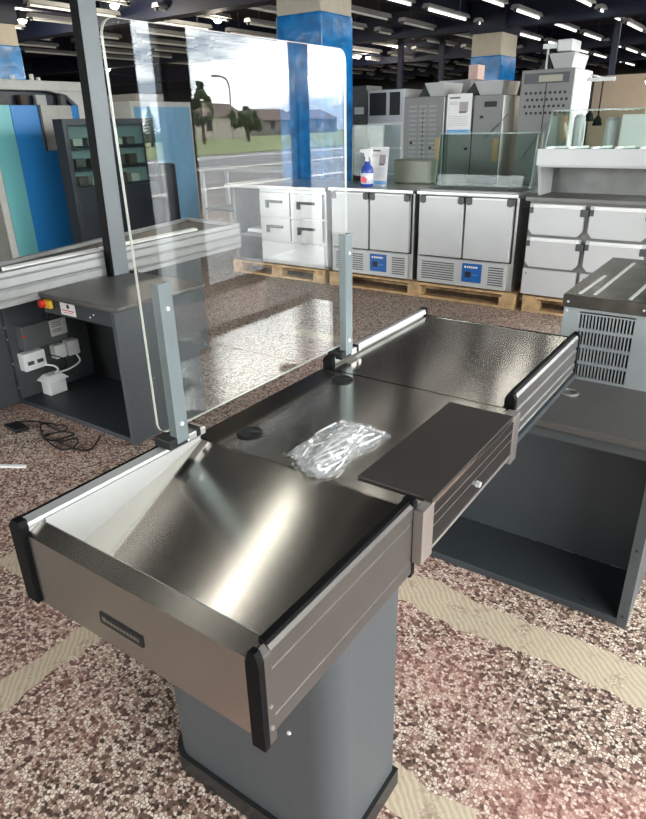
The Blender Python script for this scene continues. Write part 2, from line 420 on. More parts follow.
# ------------------------------------------------------------------ pillars wrapped in blue film
def pillar(x0, x1, y0, y1, zw, label):
    t = thing('pillar', ((x0+x1)/2, (y0+y1)/2, 0), label, 'pillar', 'film wrapped pillars')
    box('shaft', CONC, t, x0, x1, y0, y1, 0, 2.86, .01)
    box('capital', NAVY, t, x0-.03, x1+.03, y0-.03, y1+.03, 2.86, 3.35)
    b = MB().box(x0-.012, x1+.012, y0-.012, y1+.012, .1, min(zw, 2.8))
    b.build('plastic_wrap', WRAP, t, .02)
pillar(-4.08, -3.49, 6.0, 6.62, 2.60, 'big square pillar in shiny blue film behind the acrylic screen')
pillar(-4.10, -3.56, 11.5, 12.25, 2.52, 'distant pillar with cream top and blue film behind the tall oven')
pillar(-9.0, -8.4, 5.0, 5.58, 2.6, 'blue film pillar at the left edge behind the cream canopy')

# ------------------------------------------------------------------ main checkout counter
R = thing('checkout_counter', (.27, .79, 0), 'long steel checkout counter with sloped packing tray, front and centre of the photo', 'checkout counter')
ped = MB().prism(rounded(0, .50, .24, .49, .06, 20, (0, 1, 1, 1)), 'z', .0, .712).build('pedestal', ANTH, R, smooth=False)
MB().prism(rounded(-.012, .51, .228, .502, .066, 8, (0, 1, 1, 1)), 'z', 0, .055).build('plinth', PLINTH, ped)
MB().lathe((.392, .2385, .369), [(.005, 0), (.005, .001)], 10).bm.free()
MB().cyl((.392, .243, .369), (.392, .236, .369), .0055, .004, 12).build('screw', SCREW, ped)
# sloped tray
TY0, TY1 = .040, .428
MB().hexa([(.022, TY0, .762), (.533, TY0, .762), (.533, TY1, .852), (.022, TY1, .852), (.022, TY0, .765), (.533, TY0, .765), (.533, TY1, .860), (.022, TY1, .860)]).build('packing_tray', STEEL, R)
MB().hexa([(.016, TY0, .757), (.022, TY0, .757), (.022, TY1, .852), (.016, TY1, .852), (.016, TY0, .866), (.022, TY0, .866), (.022, TY1, .866), (.016, TY1, .866)]).build('tray_side', STEEL_WALL, R)
MB().prism([(.002, .704), (.002, .8515), (.036, .8625), (.039, .8612), (.040, .858), (.040, .757), (.036, .757), (.036, .858), (.010, .845), (.010, .704)], 'x', .006, .547).build('end_panel', STEEL_END, R)
np_ = MB().box(.199, .305, -.0005, .0025, .747, .770).build('nameplate', BLACKP, bpy.data.objects['end_panel'], .001)
b = MB()
LET = mat('nameplate_mark', (.13, .11, .085), .5, .2)
x = .207
for i, wd in enumerate((9, 5, 6, 5, 6, 4, 6, 5, 6, 5, 5)):
    b.box(x, x+wd*.001, -.0011, -.0004, .7555, .7555+(.009 if i == 0 else .0065)); b_ = .0015
    x += wd*.001+.0028
b.build('lettering', LET, np_)
box('tray_bottom', ANTHIN, R, .02, .535, .03, .43, .714, .730)
# back rail of the tray
MB().prism([(-.012, .735), (-.012, .868), (-.006, .874), (.016, .872), (.018, .866), (.016, .860), (.016, .735)], 'y', .010, .435).build('back_rail', RAIL, R, .001)
box('edge_strip', RUBBER, R, -.016, -.012, .010, .435, .735, .873, .001)
MB().prism([(-.022, .700), (-.022, .862), (-.010, .878), (.012, .878), (.016, .866), (.012, .700)], 'y', -.006, .012).build('corner_cap', RUBBER, R, .002)
# right-hand bumper of the tray
bp = MB().prism([(.536, .716), (.536, .862), (.543, .871), (.551, .871), (.556, .864), (.556, .835), (.5545, .834), (.5545, .832), (.556, .831), (.556, .748), (.5545, .747), (.5545, .745), (.556, .744), (.556, .716)], 'y', .020, .430).build('bumper_rail', SATIN, R, .0008)
box('rubber_top', RUBBER, bp, .5345, .549, .02, .430, .866, .876, .002)
MB().prism([(.536, .700), (.536, .856), (.545, .873), (.556, .864), (.557, .858), (.557, .700)], 'y', .005, .020).build('end_bracket', SATIN, bp, .001)
MB().prism([(.533, .698), (.533, .858), (.540, .878), (.552, .878), (.558, .862), (.558, .698)], 'y', -.008, .005).build('corner_cap', RUBBER, R, .002)
MB().box(.5325, .5565, .428, .446, .705, .872).box(.5325, .5565, .428, .446, .872, .878).build('corner_cap', RUBBER, R, .004)
for zz in (.728, .770): MB().cyl((.5565, .012, zz), (.5585, .012, zz), .004, .003, 10).build('bracket_screw', ALU, bp)
# middle worktop
MB().box(.0, .574, .429, .945, .850, .860).build('worktop', STEEL, R)
box('joint_strip', STEEL, R, .002, .574, .433, .462, .8600, .8607)
box('lid', LID, R, .412, .574, .470, .902, .8602, .8655, .0015)
box('rear_skirt', ALU, R, .000, .008, .462, .985, .735, .850)
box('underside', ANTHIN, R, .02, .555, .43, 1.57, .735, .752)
dr = MB().prism([(.568, .764), (.568, .850), (.575, .850), (.575, .829), (.5735, .828), (.5735, .826), (.575, .825), (.575, .805), (.5735, .804), (.5735, .802), (.575, .801), (.575, .764)], 'y', .476, .902).build('drawer', DRAWERF, R, .0006)
MB().lathe((0, 0, 0), [(.0, 0), (.001, .001)], 6).bm.free()
for zz in (.827, .803): box('groove_line', ALU, dr, .5735, .5748, .480, .898, zz-.0008, zz+.0008)
kn = MB(); kn.cyl((.575, .668, .803), (.583, .668, .803), .004, .004, 12); kn.cyl((.583, .668, .803), (.592, .668, .803), .0075, .0065, 14)
kn.build('knob', SCREW, dr)
box('lower_edge', ALU, R, .560, .577, .476, .902, .755, .763, .001)
box('end_trim', ALU, R, .5572, .577, .4285, .474, .744, .8612, .001)
box('end_trim', ALU, R, .548, .577, .904, .945, .735, .8612, .001)
def grommet(parent, c, r, m=BLACKP, ring=None, rot=.5):
    x, y, z = c
    g = MB().lathe((x, y, z), [(r, 0), (r, .003), (r*.92, .0045), (r*.74, .0045), (r*.72, .002), (0.001, .002)], 28).build('cable_grommet', ring or m, parent, smooth=False)
    MB().lathe((x, y, z+.001), [(r*.73, 0), (r*.73, .0025), (.0005, .0025)], 28).build('grommet_cover', m, g)
    d = Vector((math.cos(rot), math.sin(rot), 0)); s_ = Vector((-d.y, d.x, 0)); c0 = Vector((x, y, z+.0036))
    p = [c0+d*r*.1-s_*r*.16, c0+d*r*.95-s_*r*.16, c0+d*r*.95+s_*r*.16, c0+d*r*.1+s_*r*.16]
    MB().hexa(p+[q+Vector((0, 0, .0016)) for q in p]).build('cable_slot', DARK, g)
grommet(R, (.099, .508, .860), .030, BLACKP)
grommet(R, (.099, .894, .860), .030, BLACKP)
# far section
box('far_worktop', STEEL, R, .004, .530, .9465, 1.580, .852, .8612)
MB().prism([(-.012, .735), (-.012, .880), (-.004, .884), (.010, .884), (.014, .868), (.004, .868), (.004, .735)], 'y', .990, 1.578).build('back_rail', RAIL, R, .001)
box('edge_strip', RUBBER, R, -.016, -.012, .990, 1.578, .735, .880, .002)
MB().prism([(-.020, .735), (-.020, .876), (-.010, .888), (.012, .886), (.014, .860), (.0, .735)], 'y', .972, .990).build('corner_cap', RUBBER, R, .002)
MB().prism([(-.020, .735), (-.020, .876), (-.010, .888), (.012, .886), (.014, .860), (.0, .735)], 'y', 1.578, 1.594).build('corner_cap', RUBBER, R, .002)
FARB = mat('far_bumper_aluminium', (.16, .152, .145), .4, .8)
bp = MB().prism([(.524, .738), (.524, .866), (.530, .874), (.540, .874), (.545, .866), (.545, .835), (.5415, .832), (.5415, .828), (.545, .825), (.545, .790), (.5415, .787), (.5415, .783), (.545, .780), (.545, .762), (.5415, .760), (.5415, .756), (.545, .753), (.545, .738)], 'y', 1.006, 1.580).build('bumper_rail', FARB, R, .0008)
box('rubber_top', RUBBER, bp, .5225, .533, 1.006, 1.580, .870, .878, .002)
MB().prism([(.520, .733), (.520, .868), (.527, .882), (.542, .882), (.548, .868), (.548, .733)], 'y', .986, 1.006).build('corner_cap', RUBBER, R, .003)
MB().prism([(.520, .733), (.520, .868), (.527, .882), (.542, .882), (.548, .868), (.548, .733)], 'y', 1.580, 1.594).build('corner_cap', RUBBER, R, .003)
box('far_panel', STEEL_END, R, .0, .524, 1.580, 1.590, .735, .862)
for u in (.08, .42): box('support_foot', ANTH, R, u, u+.06, 1.42, 1.50, .6642, .736)

# ------------------------------------------------------------------ acrylic screen on the counter
PX0, PX1 = .006, .012
Sx = thing('protective_screen', (.012, .69, .885), 'tall clear acrylic screen clamped along the rear rail of the front checkout counter', 'screen')
pan = MB().prism(rounded(.325, 1.058, .908, 1.668, .028, 6), 'x', PX0, PX1).build('panel', PLEXI, Sx)
# polished edge as a thin rim
out = rounded(.325, 1.058, .908, 1.668, .028, 6); inn = rounded(.3256, 1.0574, .9086, 1.6674, .0274, 6)
b = MB(); n = len(out)
A = b.verts([(PX0-.0002, u, v) for u, v in out]); A2 = b.verts([(PX1+.0002, u, v) for u, v in out])
B1 = b.verts([(PX0-.0002, u, v) for u, v in inn]); B2 = b.verts([(PX1+.0002, u, v) for u, v in inn])
for i in range(n):
    j = (i+1) % n
    b.face([A[i], A[j], A2[j], A2[i]]); b.face([B1[i], B2[i], B2[j], B1[j]]); b.face([A[i], B1[i], B1[j], A[j]]); b.face([A2[i], A2[j], B2[j], B2[i]])
b.build('polished_edge', PLEXE, pan)
for y0, y1 in ((.352, .386), (1.014, 1.050)):
    br = MB().prism([(PX1+.001, y0), (PX1+.001, y0+.003), (PX1+.0195, y0+.003), (PX1+.0195, y1-.003), (PX1+.001, y1-.003), (PX1+.001, y1), (PX1+.0225, y1), (PX1+.0225, y0)], 'z', .882, 1.226).build('bracket', BRACK, Sx, .001)
    for zz in (.925, 1.175): MB().cyl((PX1+.0225, (y0+y1)/2, zz), (PX1+.026, (y0+y1)/2, zz), .0055, .004, 12).build('screw', SCREW, br)
    cl = MB().box(-.016, .034, y0-.022, y1-.004, .8745, .897).build('clamp', BLACKP, Sx, .003)
    MB().box(-.008, .034, y1-.004, y1+.05, .8745, .892).build('clamp_plate', ALU, cl, .002)
    MB().box(-.006, .036, y1+.022, y1+.034, .8765, .897).build('clamp_clip', BLACKP, cl, .002)

# ------------------------------------------------------------------ bag of fittings
FILM = glass_mat('bag_film', (.93, .93, .92), .16, .16, milky=.16)
t = thing('plastic_bag', (.305, .555, .8605), 'crumpled clear plastic bag of fittings lying on the steel counter top', 'plastic bag')
def crumple(nx, ny, hfun, name, m, parent, x0, x1, y0, y1, z0, skew=0.):
    b = MB(); g = []
    for j in range(ny+1):
        row = []
        for i in range(nx+1):
            u, v = i/nx, j/ny
            row.append(b.bm.verts.new((x0+(x1-x0)*u+skew*(v-.5)+random.uniform(-1, 1)*.0025, y0+(y1-y0)*v+random.uniform(-1, 1)*.003+.02*math.sin(u*5+1)*(1-v), z0+hfun(u, v)+random.uniform(0, .007))))
        g.append(row)
    for j in range(ny):
        for i in range(nx):
            a, b1, c, d = g[j][i], g[j][i+1], g[j+1][i+1], g[j+1][i]
            if (i+j) % 2: b.face([a, b1, c]); b.face([a, c, d])
            else: b.face([a, b1, d]); b.face([b1, c, d])
    o = b.build(name, m, parent)
    s_ = o.modifiers.new('thickness', 'SOLIDIFY'); s_.thickness = .0006
    return o
hill = lambda u, v: .003+.026*max(0, math.sin(math.pi*u))**.8*(1-abs(2*v-.85)**2.2*.75 if abs(2*v-.85) < 1.1 else .1)*(.75+.25*math.sin(9*u+4*v))
crumple(16, 24, hill, 'bag_film', FILM, t, .243, .362, .438, .668, .8625, .01)
crumple(10, 14, lambda u, v: .0004, 'bag_film', FILM, t, .246, .372, .440, .664, .8608, .01)
box('zip_seal', mat('zip_strip', (.72, .66, .66), .35), t, .250, .366, .652, .660, .868, .871)
b = MB()
for i in range(15):
    xx = .258+.0068*i+random.uniform(-.004, .004); zz = .8665+.010*max(0, math.sin(math.pi*(i+.5)/15))
    pts = [(xx+random.uniform(-.006, .006)+.008*math.sin(j*1.3+i), .456+.036*j+random.uniform(-.006, .006), zz+random.uniform(0, .008)) for j in range(6)]
    b.tube(pts, .0021, 6, 4)
b.build('fittings', mat('pale_fittings', (.70, .71, .70), .3, .0), t)

# ------------------------------------------------------------------ open cabinet at the far right end of the counter
t = thing('open_cabinet', (.34, 1.55, 0), 'low dark open cabinet with flat top, set under the far end of the front counter', 'cabinet')
top = MB().box(-.20, .885, 1.352, 1.755, .638, .664).build('tabletop', ANTHTOP, t, .006)
box('apron', ANTH, t, -.18, .834, 1.372, 1.386, .600, .638)
rp = box('side_panel', ANTH, t, .834, .866, 1.367, 1.74, 0, .638, .002)
for zz in (.045, .30, .58): MB().cyl((.849, 1.3672, zz), (.849, 1.366, zz), .005, .005, 10).build('panel_screw', DARK, rp)
box('side_panel', ANTH, t, -.19, -.16, 1.367, 1.74, 0, .638, .002)
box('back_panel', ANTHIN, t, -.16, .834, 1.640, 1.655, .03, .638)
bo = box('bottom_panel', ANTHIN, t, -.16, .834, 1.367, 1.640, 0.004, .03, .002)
MB().cyl((.72, 1.40, .0295), (.72, 1.40, .0312), .009, .009, 14).build('bolt_hole', DARK, bo)
grommet(t, (.534, 1.609, .664), .032, mat('grommet_grey', (.09, .085, .08), .3), mat('grommet_ring', (.26, .24, .22), .25, .4), .3)

# ------------------------------------------------------------------ vented refrigeration unit at the right edge
t = thing('cooling_unit', (.72, 2.4, 0), 'grey metal box with slotted vents and film-covered steel lid at the right edge', 'cooling unit')
GSH = mat('galvanised_sheet', (.40, .43, .43), .42, .45, var=.07, scale=4)
X0, X1, Y0, Y1, ZT = .385, 1.10, 2.0, 2.80, .850
b = MB()
gx0, gx1 = .445, .640; gz0, gz1 = .38, .832
b.box(X0, gx0, Y0, Y0+.012, 0, ZT).box(gx1, X1, Y0, Y0+.012, 0, ZT).box(gx0, gx1, Y0, Y0+.012, 0, gz0).box(gx0, gx1, Y0, Y0+.012, gz1, ZT)
b.box(X0, X0+.012, Y0+.012, Y1, 0, ZT).box(X1-.012, X1, Y0+.012, Y1, 0, ZT).box(X0+.012, X1-.012, Y1-.012, Y1, 0, ZT)
b.build('housing', GSH, t)
box('dark_backing', DARK, t, gx0-.03, gx1+.03, Y0+.035, Y0+.045, gz0-.03, gz1+.015)  # dark sheet added behind the grille, paints the shade in the slots
b = MB(); nrow, ncol = 7, 16
cw = (gx1-gx0)/ncol; rh = (gz1-gz0)/nrow
for i in range(ncol+1): b.box(gx0+i*cw-.0024, gx0+i*cw+.0024, Y0+.001, Y0+.011, gz0, gz1)
for j in range(nrow+1): b.box(gx0, gx1, Y0, Y0+.012, gz0+j*rh-.0055, gz0+j*rh+.0055)
b.build('vent_grille', GSH, t)
ld = MB().box(X0-.006, X1+.006, Y0-.012, Y1, ZT, .898).build('lid', mat('film_covered_steel', (.20, .18, .155), .25, .85, var=.45, scale=14, bump=.15), t, .003)
b = MB()
for xx, ya, yb in ((.425, 2.02, 2.38), (.475, 2.03, 2.70), (.60, 2.02, 2.30), (.70, 2.05, 2.6)):
    b.hexa([(xx, ya, .898), (xx+.012, ya, .898), (xx+.02, yb, .898), (xx+.008, yb, .898), (xx, ya, .8995), (xx+.012, ya, .8995), (xx+.02, yb, .8995), (xx+.008, yb, .8995)])
b.build('film_glints', mat('film_glint', (.66, .65, .62), .3, .2), ld)  # pale streaks paint the bright reflections on the lid's film
for xx, zz in ((.40, .872), (.662, .872), (.40, .838), (.68, .838)): MB().cyl((xx, Y0-.011, zz), (xx, Y0-.014, zz), .005, .004, 10).build('screw', SCREW, ld)

# ------------------------------------------------------------------ second checkout on the left
t = thing('checkout_counter', (-2.4, 1.9, 0), 'second checkout counter on the left with pale ribbed bumper and dark belt', 'checkout counter')
YA, YB = .25, 3.02
prof = [(-.02, .705), (-.02, .872), (.0, .876), (.016, .872), (.018, .85), (.012, .845), (.018, .838), (.020, .80), (.013, .79), (.020, .78), (.020, .745), (.013, .735), (.022, .725), (.022, .705)]
nx = -2.085
def skewbar(poly, xa, ya, xb, yb):
    b = MB(); A = b.verts([(xa+u, ya, v) for u, v in poly]); B = b.verts([(xb+u, yb, v) for u, v in poly]); b.face(A[::-1]); b.face(B)
    for i in range(len(poly)): j = (i+1) % len(poly); b.face([A[i], A[j], B[j], B[i]])
    return b
PALE = mat('pale_aluminium', (.24, .24, .235), .45, .4)
skewbar(prof, nx+.05, YA, nx-.09, YB).build('bumper_rail', PALE, t, .001)
skewbar([(-.02, .70), (-.02, .868), (.012, .868), (.012, .70)], -2.13, YA, -2.735, YB+.06).build('back_rail', PALE, t, .002)
MB().hexa([(-2.735, YB+.03, .80), (nx-.09, YB-.03, .80), (nx-.09, YB, .80), (-2.735, YB+.06, .80), (-2.735, YB+.03, .872), (nx-.09, YB-.03, .872), (nx-.09, YB, .872), (-2.735, YB+.06, .872)]).build('end_rail', PALE, t, .002)
MB().hexa([(-2.12, YA, .80), (nx+.03, YA, .80), (nx-.11, YB-.02, .80), (-2.72, YB+.04, .80), (-2.12, YA, .848), (nx+.03, YA, .848), (nx-.11, YB-.02, .848), (-2.72, YB+.04, .848)]).build('belt', mat('dark_belt', (.045, .040, .034), .5, var=.1), t)
skewbar([(-.022, .850), (-.022, .874), (.016, .870), (.016, .850)], -2.178, 1.26, -2.215, 1.86).build('guide_glint', WHITE, t, .001)  # guide strip in plain white, its bright reflection put into the colour
skewbar([(-.022, .850), (-.022, .874), (.016, .870), (.016, .850)], -2.217, 1.88, -2.27, 2.70).build('guide_glint', WHITE, t, .001)
box('pedestal', ANTH, t, -3.10, -2.553, .9, 1.385, 0, .71, .01)
box('pedestal', ANTH, t, -2.75, -2.30, 2.35, 2.75, 0, .71, .01)
box('body', ANTHIN, t, -2.66, -2.22, 1.7, 2.9, .70, .80)

t = thing('cashier_cabinet', (-2.0, 1.66, 0), 'dark open cashier cabinet with wired boxes inside, beside the left checkout', 'cabinet')
c = MB().prism(rounded(-2.086, -1.462, 1.352, 1.965, .04, 6, (1, 0, 0, 1)), 'z', .712, .738).build('tabletop', ANTHTOP, t, .008)
rp = box('side_panel', ANTH, t, -1.535, -1.508, 1.376, 1.90, 0, .712, .002)
lp = box('side_panel', ANTH, t, -2.552, -2.520, 1.380, 1.92, 0, .70, .002)
for zz in (.10, .25, .40, .47, .60): MB().cyl((-2.536, 1.3802, zz), (-2.536, 1.3785, zz), .006, .005, 10).build('panel_screw', SCREW, lp)
box('back_panel', DARK, t, -2.52, -1.535, 1.90, 1.915, .03, .712)
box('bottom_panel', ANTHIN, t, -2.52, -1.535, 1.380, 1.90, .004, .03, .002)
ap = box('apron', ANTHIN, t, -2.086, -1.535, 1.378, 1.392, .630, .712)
MB().box(-1.935, -1.815, 1.3755, 1.378, .640, .702).build('sticker', PAPER, ap)
bpy.data.objects[ap.children[0].name]['label'] = 'white warning sticker with red line'
MB().box(-1.925, -1.825, 1.3748, 1.3756, .662, .667).box(-1.915, -1.835, 1.3748, 1.3756, .652, .655).build('red_mark', mat('red_print', (.6, .03, .03), .5), ap.children[0])
MB().cyl((-1.870, 1.3748, .686), (-1.870, 1.3756, .686), .012, .012, 12).build('black_mark', DARK, ap.children[0])
for xx, zz in ((-1.70, .655), (-1.67, .672)): MB().cyl((xx, 1.378, zz), (xx, 1.375, zz), .005, .004, 10).build('panel_screw', SCREW, ap)
es = MB().box(-2.060, -2.000, 1.358, 1.378, .660, .704).build('emergency_stop', mat('yellow_plate', (.75, .48, .03), .5), t, .003)
MB().cyl((-2.052, 1.358, .684), (-2.052, 1.335, .684), .022, .019, 20).build('red_button', mat('red_button', (.62, .02, .015), .35), es, .003)
# boxes on the inner side of the left panel
pb = MB().box(-2.519, -2.445, 1.425, 1.705, .332, .474).build('power_supply', mat('grey_metal_box', (.16, .165, .17), .4, .4), t, .003)
pb['label'] = 'dark grey metal control box'
MB().box(-2.445, -2.4425, 1.60, 1.71, .372, .468).build('rating_label', mat('rating_label', (.55, .55, .53), .5), pb)
b = MB()
for zz in (.452, .440, .428, .408, .396): b.box(-2.4427, -2.4421, 1.612, 1.675, zz, zz+.004)
b.build('label_print', DARK, pb.children[0])
MB().cyl((-2.44, 1.43, .42), (-2.435, 1.43, .42), .008, .008, 10).build('red_lamp', mat('red_lamp', (.7, .02, .02), .4), pb)
j1 = MB().box(-2.519, -2.455, 1.405, 1.545, .205, .312).build('junction_box', WHITE, t, .006)
MB().box(-2.455, -2.453, 1.425, 1.465, .240, .262).box(-2.455, -2.453, 1.485, 1.525, .240, .262).build('box_mark', GREYD, j1)
MB().box(-2.519, -2.460, 1.615, 1.690, .220, .305).build('junction_box', WHITE, t, .006)
MB().box(-2.519, -2.460, 1.705, 1.785, .215, .310).build('junction_box', WHITE, t, .006)
sk = MB().prism(rounded(-2.50, -2.41, 1.50, 1.62, .012, 3), 'z', .03, .115).build('socket_box', WHITE, t, .004)
MB().hexa([(-2.515, 1.485, .115), (-2.395, 1.485, .115), (-2.395, 1.635, .115), (-2.515, 1.635, .115), (-2.49, 1.52, .15), (-2.42, 1.52, .15), (-2.42, 1.60, .15), (-2.49, 1.60, .15)]).build('socket_cover', WHITE, sk, .003)
MB().tube([(-2.455, 1.53, .215), (-2.43, 1.57, .20), (-2.43, 1.59, .17), (-2.45, 1.57, .14)], .006, 8).build('white_cable', WHITE, t, smooth=True)
MB().tube([(-2.455, 1.745, .225), (-2.42, 1.74, .18), (-2.42, 1.66, .155), (-2.45, 1.60, .145)], .006, 8).build('white_cable', WHITE, t, smooth=True)
MB().tube([(-2.46, 1.56, .27), (-2.42, 1.62, .24), (-2.42, 1.65, .19), (-2.45, 1.61, .145)], .0035, 8).build('dark_cable', BLACKP, t, smooth=True)
MB().tube([(-2.05, 1.40, .66), (-2.2, 1.45, .56), (-2.35, 1.52, .52), (-2.46, 1.62, .47)], .005, 8).build('dark_cable', BLACKP, t, smooth=True)
MB().tube([(-2.03, 1.40, .66), (-2.10, 1.45, .60), (-2.2, 1.5, .58), (-2.3, 1.5, .62), (-2.48, 1.45, .66)], .005, 8).build('dark_cable', BLACKP, t, smooth=True)

def lean(x0, x1, y0, y1, b=None):
    b = b or MB(); dx, dy = .042, .030
    return b.hexa([(x0, y0, .7385), (x1, y0, .7385), (x1, y1, .7385), (x0, y1, .7385), (x0+dx, y0+dy, 3.08), (x1+dx, y0+dy, 3.08), (x1+dx, y1+dy, 3.08), (x0+dx, y1+dy, 3.08)])
t = thing('lane_post', (-2.09, 1.86, .738), 'tall grey steel post rising from the left cashier cabinet top', 'post')
b = lean(-2.082, -2.040, 1.812, 1.917)
b.build('post', mat('post_grey', (.12, .133, .14), .42, .3), t, .003)
lean(-2.090, -2.042, 1.800, 1.812, lean(-2.090, -2.082, 1.812, 1.917)).build('shaded_side', RUBBER, t)  # shaded side of the post, painted on as black strips
MB().box(-2.04, -2.01, 1.918, 1.955, .738, .752).build('foot_clip', BLACKP, t, .002)

# things on the floor by the left cabinet
b = MB(); pts = []
for i in range(26):
    a = i*.62; rr = .085+.02*math.sin(i*1.7)
    cx = -2.08+.012*i; cy_ = 1.26-.004*i
    pts.append((cx+rr*math.cos(a)*1.1, cy_+rr*.75*math.sin(a), .006+.004*(i % 3)))
pts = [(-2.30, 1.20, .006), (-2.2, 1.27, .006)]+pts+[(-1.66, 1.20, .006), (-1.74, 1.34, .008)]
o = b.tube(pts, .0045, 7, 5).build('cable', BLACKP, smooth=True)
tag(o, 'tangled black cable lying on the terrazzo before the left cabinet', 'cable')
o = MB().prism([(-2.30, 1.125), (-2.17, 1.115), (-2.15, 1.185), (-2.28, 1.20)], 'z', .001, .022).build('adapter_block', BLACKP, None, .005)
tag(o, 'small black adapter block on the floor at the left edge', 'adapter')
o = MB().hexa([(-2.03, .80, .0), (-2.01, .785, 0), (-1.775, .925, 0), (-1.79, .94, 0), (-2.03, .80, .008), (-2.01, .785, .008), (-1.775, .925, .008), (-1.79, .94, .008)]).build('floor_strip', WHITE)
tag(o, 'short pale strip lying flat on the floor at the left edge', 'strip')

# ------------------------------------------------------------------ refrigerated counters along the back
FY = 4.90
def pallet(x0, x1, label):
    t = thing('wooden_pallet', ((x0+x1)/2, FY+.35, 0), label, 'pallet', 'pallets under the fridges')
    y0, y1 = FY-.03, FY+.74
    for i in range(3):
        yy = y0+i*(y1-y0-.1)/2
        box('bottom_board', WOOD, t, x0, x1, yy, yy+.1, 0, .02)
        for xx in (x0, (x0+x1)/2-.07, x1-.14): box('block', WOOD, t, xx, xx+.14, yy, yy+.1, .02, .098)
    for xx in (x0, (x0+x1)/2-.06, x1-.12): box('stringer_board', WOOD, t, xx, xx+.12, y0, y1, .098, .115)
    for i in range(5):
        yy = y0+i*(y1-y0-.11)/4
        box('deck_board', WOOD, t, x0, x1, yy, yy+.11, .115, .135)
    return t
pallet(-3.97, -2.72, 'wooden pallet under the drawer counter behind the acrylic screen')
pallet(-2.66, -.735, 'long wooden pallet under the pair of two-door fridges')
pallet(-.67, .45, 'wooden pallet under the right drawer counter')

def grip(xx, zt):
    return MB().prism([(xx, zt), (xx+.055, zt), (xx+.055, zt-.052), (xx+.03, zt-.062), (xx, zt-.052)], 'y', FY-.052, FY-.018)
def fridge_2door(x0, label):
    x1 = x0+.905; B0 = .136
    t = thing('fridge_counter', (x0+.45, FY+.35, B0), label, 'fridge', 'two-door fridges on the long pallet')
    body = MB().box(x0, x1, FY, FY+.70, B0+.005, .915).build('body', INOX, t, .004)
    for i in range(2):
        a = x0+.03+i*.43; bx = a+.412
        d = MB().box(a, bx, FY-.045, FY-.002, .395, .905).build('door', WHITEC, t, .006)
        box('door_edge', WHITE, d, a+.055, bx-.055, FY-.048, FY-.02, .893, .908)
        for xx in (a, bx-.055): grip(xx, .906).build('corner_grip', GREYD, d, .002)
    box('door_gasket', DARK, t, x0+.02, x1-.02, FY-.003, FY, .38, .91)
    gp = MB().box(x0+.025, x1-.045, FY-.03, FY-.001, .150, .378).build('front_grille', WHITEC, t, .004)
    for u0, u1 in ((.065, .38), (.70, .835)):
        b = MB()
        for j in range(8): b.box(x0+u0, x0+u1, FY-.0325, FY-.0295, .185+j*.021, .195+j*.021)
        b.build('vent_slots', mat('slot_shadow', (.10, .10, .10), .6), gp)
    cp = MB().box(x0+.46, x0+.64, FY-.036, FY-.029, .192, .356).build('control_panel', BLUEP, t, .002)
    MB().box(x0+.49, x0+.545, FY-.0375, FY-.0355, .235, .285).build('display', DARK, cp)
    b = MB().cyl((x0+.49, FY-.036, .325), (x0+.49, FY-.0375, .325), .010, .010, 12)
    for q in range(6): b.box(x0+.507+q*.0165, x0+.520+q*.0165, FY-.0375, FY-.0355, .317, .333)
    b.build('white_lettering', WHITE, cp)
    b = MB()
    for q in range(3): b.box(x0+.56+q*.018, x0+.572+q*.018, FY-.0375, FY-.0355, .255, .262)
    b.build('buttons', mat('button_grey', (.2, .3, .45), .5), cp)
    box('worktop', INOX, t, x0-.004, x1+.004, FY-.05, FY+.70, .917, .948, .004)
    return t, x0, x1
tB, b0, b1 = fridge_2door(-2.64, 'two-door white fridge left of its twin, blue panel, spray bottle standing on top')
tC, c0, c1 = fridge_2door(-1.692, 'two-door white fridge right of its twin, blue panel, glass guard and pan well on top')
# pan well and glass on the right fridge
b = MB()
for i in range(4): b.box(c0+.07+i*.205, c0+.255+i*.205, FY+.12, FY+.44, .9485, .953)
b.build('food_pans', INOXD, tC, .003)
box('well_rim', WHITEC, tC, c0+.02, c1-.02, FY-.04, FY+.02, .9485, .958, .003)
FRAMEG = mat('glass_edge', (.22, .30, .27), .2)
def canopy(parent, x0, x1, y0, y1, z0, z1, slope=.06):
    g = MB().hexa([(x0, y0, z0), (x1, y0, z0), (x1, y0+.006, z0), (x0, y0+.006, z0), (x0, y0+slope, z1), (x1, y0+slope, z1), (x1, y0+slope+.006, z1), (x0, y0+slope+.006, z1)]).build('glass_front', CLEAR, parent)
    box('glass_shelf', CLEAR, parent, x0, x1, y0+slope, y1, z1, z1+.006)
    for xx in (x0, x1-.006):
        MB().prism([(y0, z0), (y1, z0), (y1, z1), (y0+slope, z1)], 'x', xx, xx+.006).build('glass_side', CLEAR, parent)
    MB().box(x0, x1, y0+slope-.002, y0+slope+.003, z1+.0062, z1+.014).box(x0, x1, y1-.005, y1, z1+.0062, z1+.012).build('edge_profile', FRAMEG, parent)
    for xx in (x0+.003, x1-.003): MB().tube([(xx, y0-.004, z0), (xx, y0+slope-.004, z1)], .005, 6).build('corner_profile', FRAMEG, parent)
canopy(tC, c0-.08, c1-.07, FY+.47, FY+.70, .949, 1.385)
canopy(tB, b0+.01, b0+.36, FY+.36, FY+.70, .949, 1.47, .02)
MB().box(b0+.40, b1-.11, FY+.50, FY+.69, .949, 1.17).build('storage_hood', mat('olive_tint', (.20, .21, .16), .3), tB, .02)

